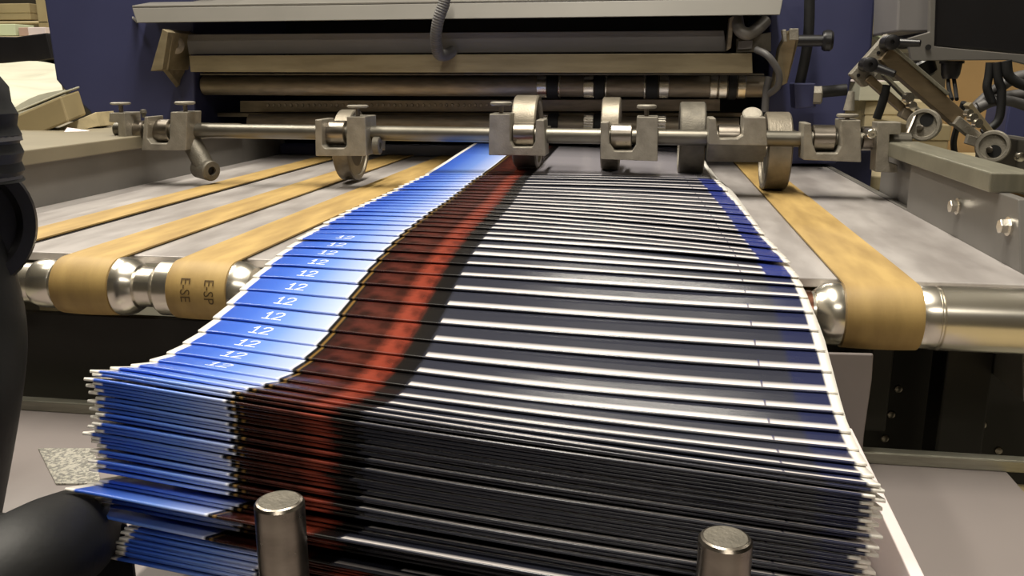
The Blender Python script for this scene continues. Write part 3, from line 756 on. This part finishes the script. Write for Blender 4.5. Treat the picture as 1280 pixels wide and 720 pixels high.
cn = MB().lathe(aty(1190, 76, YC + .01), (0, 0, -1), [(0, 0), (0, .017), (.004, .017), (.004, .0145), (.020, .013), (.026, .010), (.026, 0)], 24).out('cable_gland', M['blackgloss'], t)
for (a, b, c) in ((1185, 1186, 1190), (1192, 1194, 1196)):
    MB().tube([aty(a, 96, YC + .01), aty(b, 110, YC), aty(c, 124, YC - .04)], .0028, 10).out('wire', M['black'], cn)
MB().tube([aty(1205, 128, YC - .05), aty(1196, 160, YC - .03), aty(1192, 178, YC - .02), aty(1194, 196, YC - .01)], .0045, 10).out('drooping_wire', M['black'], t)
for i, (pts, r) in enumerate((([(1300, 92), (1268, 98), (1240, 116), (1216, 138)], .0085), ([(1300, 116), (1262, 120), (1236, 128), (1214, 140)], .008), ([(1300, 140), (1270, 128), (1245, 126), (1222, 134)], .0075), ([(1238, 78), (1236, 95), (1234, 110), (1240, 128)], .006), ([(1246, 78), (1248, 100), (1252, 115), (1248, 150), (1228, 166)], .006), ([(1258, 76), (1262, 96), (1284, 108), (1310, 112)], .007))):
    MB().tube([aty(a, b, YC - .02 - i * .006) for a, b in pts], r, 12).out('control_cable', M['cable'] if i < 3 else M['black'], label=[
        'thick grey cable entering the frame at upper right, top one of three', 'middle grey cable of the bunch at the upper right edge', 'lowest grey cable of the bunch at the upper right edge',
        'left one of two black cables hanging below the control box', 'long black cable looping from the control box toward the right wheel', 'short black cable curving off to the right under the control box'][i], cat='cable', group='cables under the control box')
# things standing beyond on the right
def carton(name, label, cat, a, b, m, group=None, flap=True, rz=0):
    c = ((a[0] + b[0]) / 2, (a[1] + b[1]) / 2, a[2])
    t = thing(name, label, cat, c, group)
    R = Matrix.Rotation(rz, 3, 'Z')
    ce = Vector(c)
    MB().box(a, b, R, ce).out('box_body', m, t, .003)
    if flap:
        mx = (a[0] + b[0]) / 2
        MB().box((a[0] - .002, a[1] - .002, b[2] - .03), (b[0] + .002, b[1] + .002, b[2] + .003), R, ce).out('lid', m, t, .002)
    return t
def from_px(px0, py0, px1, py1, y, d):
    a = aty(px0, py1, y); b = aty(px1, py0, y)
    return (a.x, y, a.z), (b.x, y + d, b.z)
a, b = from_px(1170, 40, 1262, 240, 2.6, .05)
t = thing('cardboard_sheet', 'large tan cardboard sheet leaning behind the control box', 'cardboard', ((a[0] + b[0]) / 2, 2.6, -Z0))
MB().box((a[0], 2.6, -Z0), (b[0] + .1, 2.63, .55)).out('board', M['tan'], t, .002)
a, b = from_px(1128, 158, 1188, 240, 2.0, .3)
t = carton('cardboard_box', 'small yellowish cardboard box behind the right rail', 'box', (a[0], 2.0, -.05), (b[0], 2.3, b[2]), M['board'])
a2, b2 = from_px(1076, 128, 1108, 200, 2.3, .3)
carton('cardboard_box', 'pale cardboard box between the blue frame and the slanted arms', 'box', (a2[0], 2.3, -.05), (b2[0] + .12, 2.6, b2[2]), M['wood'])
tb_x0, tb_x1 = .46, 1.6
t = thing('work_table', 'work table beyond the rail carrying paper and cartons', 'table', (1.0, 2.2, -Z0))
MB().box((tb_x0, 1.95, -.08), (tb_x1, 2.58, -.05)).out('table_top', M['wood'], t, .003)
for x in (tb_x0 + .02, tb_x1 - .07):
    for y in (1.97, 2.5): MB().box((x, y, -Z0), (x + .05, y + .05, -.08)).out('leg', M['darkpanel'], t, .003)
a, b = from_px(1062, 102, 1101, 119, 2.30, .28)
t = thing('paper_stack', 'bright white paper stack on the pale box by the blue frame', 'paper', ((a[0] + b[0]) / 2, 2.4, b2[2]))
MB().box((a[0] - .02, 2.29, b2[2] + .004), (b[0] + .05, 2.58, b[2]), Matrix.Rotation(.25, 3, 'Z')).out('sheets', M['paper'], t, .002)
MB().box((a[0] + .0, 2.30, b[2]), (b[0] + .02, 2.55, b[2] + .003), Matrix.Rotation(-.1, 3, 'Z')).out('top_sheet', M['white'], t)
# blue upright and pale unit at the far right edge
a, b = from_px(1246, 140, 1280, 240, 2.1, .1)
MB().prism([aty(1262, 130, 1.9), aty(1290, 130, 1.9), aty(1268, 230, 1.9), aty(1244, 230, 1.9)], (0, .12, 0)).out('blue_upright', M['blue'], bevel=.003, label='slanted blue upright behind the right end of the rail', cat='post')
t = thing('pale_unit', 'pale metal unit with bolt heads at the right edge behind the rail', 'machine unit', (.80, 1.7, -.1))
MB().face_on([(1272, 174), (1330, 180), (1330, 260), (1268, 240)], 1.62, .2).out('unit_body', M['lightgrey'], t, .003)
for py in (196, 216): MB().lathe(aty(1274, py, 1.62), (0, -1, 0), [(0, 0), (0, .008), (.006, .008), (.007, .006), (.007, 0)], 18).out('bolt_head', M['chrome'], t)
# posts and frame bits above between blue frame and control box
t = thing('guard_post', 'pale green guard post with a hinge between blue frame and control box', 'post', (.5, 1.9, -Z0))
MB().face_on([(1098, -40), (1126, -40), (1122, 60), (1094, 45)], 1.9, .05).out('post_body', M['grn'], t, .002)
MB().face_on([(1091, -40), (1099, -40), (1097, 44), (1088, 42)], 1.89, .03).out('post_edge', M['brass'], t, .001)

# ------------------------------------------------------------------ left background
YL = 1.75
t = thing('paper_stack', 'rumpled pile of white paper left of the blue machine frame', 'paper', (-1.6, 2.3, -Z0))
A = [aty(-60, 82, 2.30), aty(67, 82, 2.30), aty(74, 100, 2.05), aty(88, 114, 1.85), aty(62, 122, 1.70), aty(20, 150, 1.62), aty(-60, 165, 1.60)]
mb = MB(); n = 14
vs = []
for i in range(n + 1):
    row = []
    for j in range(n + 1):
        f, g = i / n, j / n
        p = (aty(-80, 82, 2.35) * (1 - f) + aty(69, 82, 2.35) * f) * (1 - g) + (aty(-80, 170, 1.62) * (1 - f) + aty(82, 116, 1.80) * f) * g
        z = p.z + .012 * math.sin(g * 11 + f * 3) + .006 * math.sin(f * 9 - g * 5)
        row.append(mb.bm.verts.new((p.x, p.y, z)))
    vs.append(row)
for i in range(n):
    for j in range(n):
        q = mb.bm.faces.new((vs[i][j], vs[i + 1][j], vs[i + 1][j + 1], vs[i][j + 1])); q.smooth = True
ed = [vs[i][0] for i in range(n + 1)] + [vs[n][j] for j in range(1, n + 1)] + [vs[i][n] for i in range(n - 1, -1, -1)] + [vs[0][j] for j in range(n - 1, 0, -1)]
lowz = -.02
lo = [mb.bm.verts.new((v.co.x, v.co.y, lowz)) for v in ed]
for k in range(len(ed)):
    mb.bm.faces.new((ed[k], ed[(k + 1) % len(ed)], lo[(k + 1) % len(ed)], lo[k]))
mb.bm.faces.new(lo[::-1])
mb.out('sheets', M['paper'], t)
MB().box((-2.3, 1.60, -.10), (-1.17, 2.5, -.02)).out('bench_top', M['board'], t, .004)
MB().box((-2.3, 1.70, -Z0), (-1.85, 2.5, -.10)).out('bench_base', M['board'], t, .004)
# slanted carton lying on the ledge
q = [(16, 146), (76, 120), (86, 152), (28, 176)]
t = thing('cardboard_box', 'tilted greyish carton lying on the ledge at the left', 'box', (-.95, 1.32, .075))
MB().prism([aty(a, b, 1.30) for a, b in q], (-.015, .07, .008)).out('box_body', M['board'], t, .003)
MB().prism([aty(77, 119, 1.302) + Vector((0, 0, .002)), aty(15, 145, 1.302) + Vector((0, 0, .002)), aty(15, 145, 1.302) + Vector((-.015, .07, .010)), aty(77, 119, 1.302) + Vector((-.015, .07, .010))], (0, 0, .003)).out('lid', M['paper'], t, .001)
t = thing('wooden_wedge', 'pale triangular wooden offcut on the ledge beside the blue frame', 'wood', (-.86, 1.28, .072))
MB().prism([aty(22, 182, 1.28), aty(120, 140, 1.36), aty(124, 158, 1.36), aty(88, 164, 1.36), aty(56, 172, 1.30)], (0, .05, 0)).out('offcut', M['wood'], t, .001)
MB().prism([aty(84, 160, 1.30), aty(112, 164, 1.30), aty(104, 168, 1.27), aty(80, 166, 1.27)], (0, 0, .001)).out('paper_slip', M['white'], label='small white paper slip on the wooden offcut', cat='paper')
# dark trough and shelf above
MB().prism([aty(-60, 45, 2.5), aty(20, 46, 2.5), aty(58, 41, 2.5), aty(66, 74, 2.5), aty(30, 80, 2.5), aty(-60, 80, 2.5)], (0, .3, 0)).out('black_tray', M['blackgloss'], bevel=.004, label='black curved tray above the white paper at the left', cat='tray')
t = thing('storage_rack', 'brown shelf rack at the upper left corner behind the blue frame', 'rack', (-2.2, 3.0, -Z0))
a, b = from_px(-120, 26, 60, 31, 3.0, .4)
MB().box((a[0], 3.0, a[2]), (b[0], 3.4, b[2])).out('shelf_board', M['wood'], t, .003)
MB().box((b[0] - .04, 3.0, -Z0), (b[0], 3.06, 1.2)).out('upright', M['board'], t, .003)
MB().box((a[0], 3.0, -Z0), (a[0] + .04, 3.06, 1.2)).out('upright', M['board'], t, .003)
zt = aty(0, 80, 2.5).z
MB().box((-2.75, 2.45, zt - .025), (-1.62, 3.06, zt - .002)).out('shelf_board', M['wood'], t, .003)
zc = aty(0, 45, 2.85).z
MB().box((-2.75, 2.84, zc - .02), (-1.75, 3.06, zc - .001)).out('shelf_board', M['wood'], t, .003)
MB().box((-1.70, 2.53, -Z0), (-1.66, 2.57, zt - .025)).out('upright', M['board'], t, .003)
a, b = from_px(-100, 5, 52, 26, 3.02, .35)
carton('cardboard_box', 'brown carton on the shelf in the upper left corner', 'box', a, (b[0] - .05, b[1], b[2]), M['board'], None)
a, b = from_px(-60, 30, 18, 45, 2.85, .1)
MB().box(a, b).out('paper_sheet', M['grn'], bevel=.002, label='pale greenish card standing under the shelf at the left edge', cat='card')
a, b = from_px(24, 34, 56, 45, 2.85, .1)
t = thing('white_carton', 'white carton with a pinkish end above the black tray', 'box', ((a[0] + b[0]) / 2, 2.85, a[2]))
MB().box((a[0] + (b[0] - a[0]) * .35, 2.85, a[2]), b).out('box_body', M['white'], t, .002)
MB().box(a, (a[0] + (b[0] - a[0]) * .35, 2.95, b[2])).out('box_end', mat('pinkish_card', 'b59a8c', .6), t, .002)

# ------------------------------------------------------------------ left foreground: black hose and bar
t = thing('suction_hose', 'thick black ribbed hose rising along the left edge', 'hose', (-.43, .45, -.14))
YH = .50
path = [(-62, 20), (-28, 130), (-16, 200), (-20, 262)]
def pt(a, b, y): return aty(a, b, y)
MB().tube([pt(-90, 60, YH), pt(-44, 125, YH), pt(-30, 180, YH), pt(-27, 222, YH)], .0250, 28, rings=1, samples=5).out('hose_body', M['black'], t)
for (px, py, r) in ((-30, 176, .0258), (-25, 216, .0245), (-24, 224, .0235)):
    MB().lathe(pt(px, py, YH), (.15, 0, -1), [(0, .020), (0, r), (.0035, r), (.0035, .020)], 36).out('clamp_ring', M['cable'], t)
c = pt(-48, 280, YH)
MB().lathe(c, (1, -.62, .1), [(-.010, 0), (-.010, .044), (-.006, .0465), (.000, .0465), (.003, .044), (.003, .036), (-.003, .034), (-.003, 0)], 48).out('hose_flange', M['blackgloss'], t)
MB().tube([pt(-75, 280, YH + .01), pt(-52, 345, YH + .01), pt(-38, 420, YH), pt(-48, 510, YH - .02), pt(-70, 640, YH - .03)], .034, 28).out('hose_outlet', M['black'], t)
t = thing('padded_bar', 'black padded bar slanting across the lower left corner', 'bar', (-.26, .33, ZT))
y0 = .36
lowr = Vector((0, 0, -.0065))
MB().tube([aty(-90, 780, .30) + lowr, aty(0, 708, .325) + lowr, aty(52, 676, .355) + lowr, aty(80, 661, .39) + lowr, aty(98, 652, .43) + lowr], .026, 30).out('bar_pad', M['black'], t)
MB().box((-.45, .335, ZT), (-.2865, .425, -.088)).out('bar_foot', M['black'], t, .008)

# ------------------------------------------------------------------ lights
def area(name, loc, size, power, col, rot=(0, 0, 0)):
    l = bpy.data.lights.new(name, 'AREA'); l.shape = 'RECTANGLE'; l.size, l.size_y = size; l.energy = power; l.color = col
    o = link(bpy.data.objects.new(name, l)); o.location = (loc[0], loc[1], loc[2] + Z0); o.rotation_euler = rot
    return o
warm = (1, .93, .80)
area('ceiling_lamp', (-.2, .75, 2.3), (.16, 1.5), 58, warm)
area('ceiling_lamp', (-1.5, 1.3, 2.3), (.16, 1.5), 34, warm)
area('ceiling_lamp', (1.9, 1.9, 2.3), (.16, 1.5), 14, warm)
area('ceiling_lamp', (.5, -1.9, 2.3), (1.5, .16), 22, warm)
area('ceiling_lamp', (-2.9, 3.0, 2.3), (.16, 1.5), 34, warm)
area('ceiling_lamp', (.1, 4.7, 1.95), (1.1, .16), 22, warm)
w = bpy.data.worlds.new('World'); S.world = w; w.use_nodes = True
bg = w.node_tree.nodes['Background']; bg.inputs[0].default_value = (.9, .88, .82, 1); bg.inputs[1].default_value = .12

# ------------------------------------------------------------------ camera
cam = bpy.data.cameras.new('camera'); cam.sensor_width = 36; cam.lens = F / 1280 * 36; cam.clip_start = .01
co = link(bpy.data.objects.new('camera', cam)); co.location = (0, 0, H + Z0)
co.rotation_euler = (math.pi / 2 - PIT, 0, YAW)
S.camera = co
S.view_settings.view_transform = 'Standard'; S.view_settings.look = 'None'; S.view_settings.gamma = 1
S.view_settings.use_curve_mapping = False; S.view_settings.exposure = 0.5
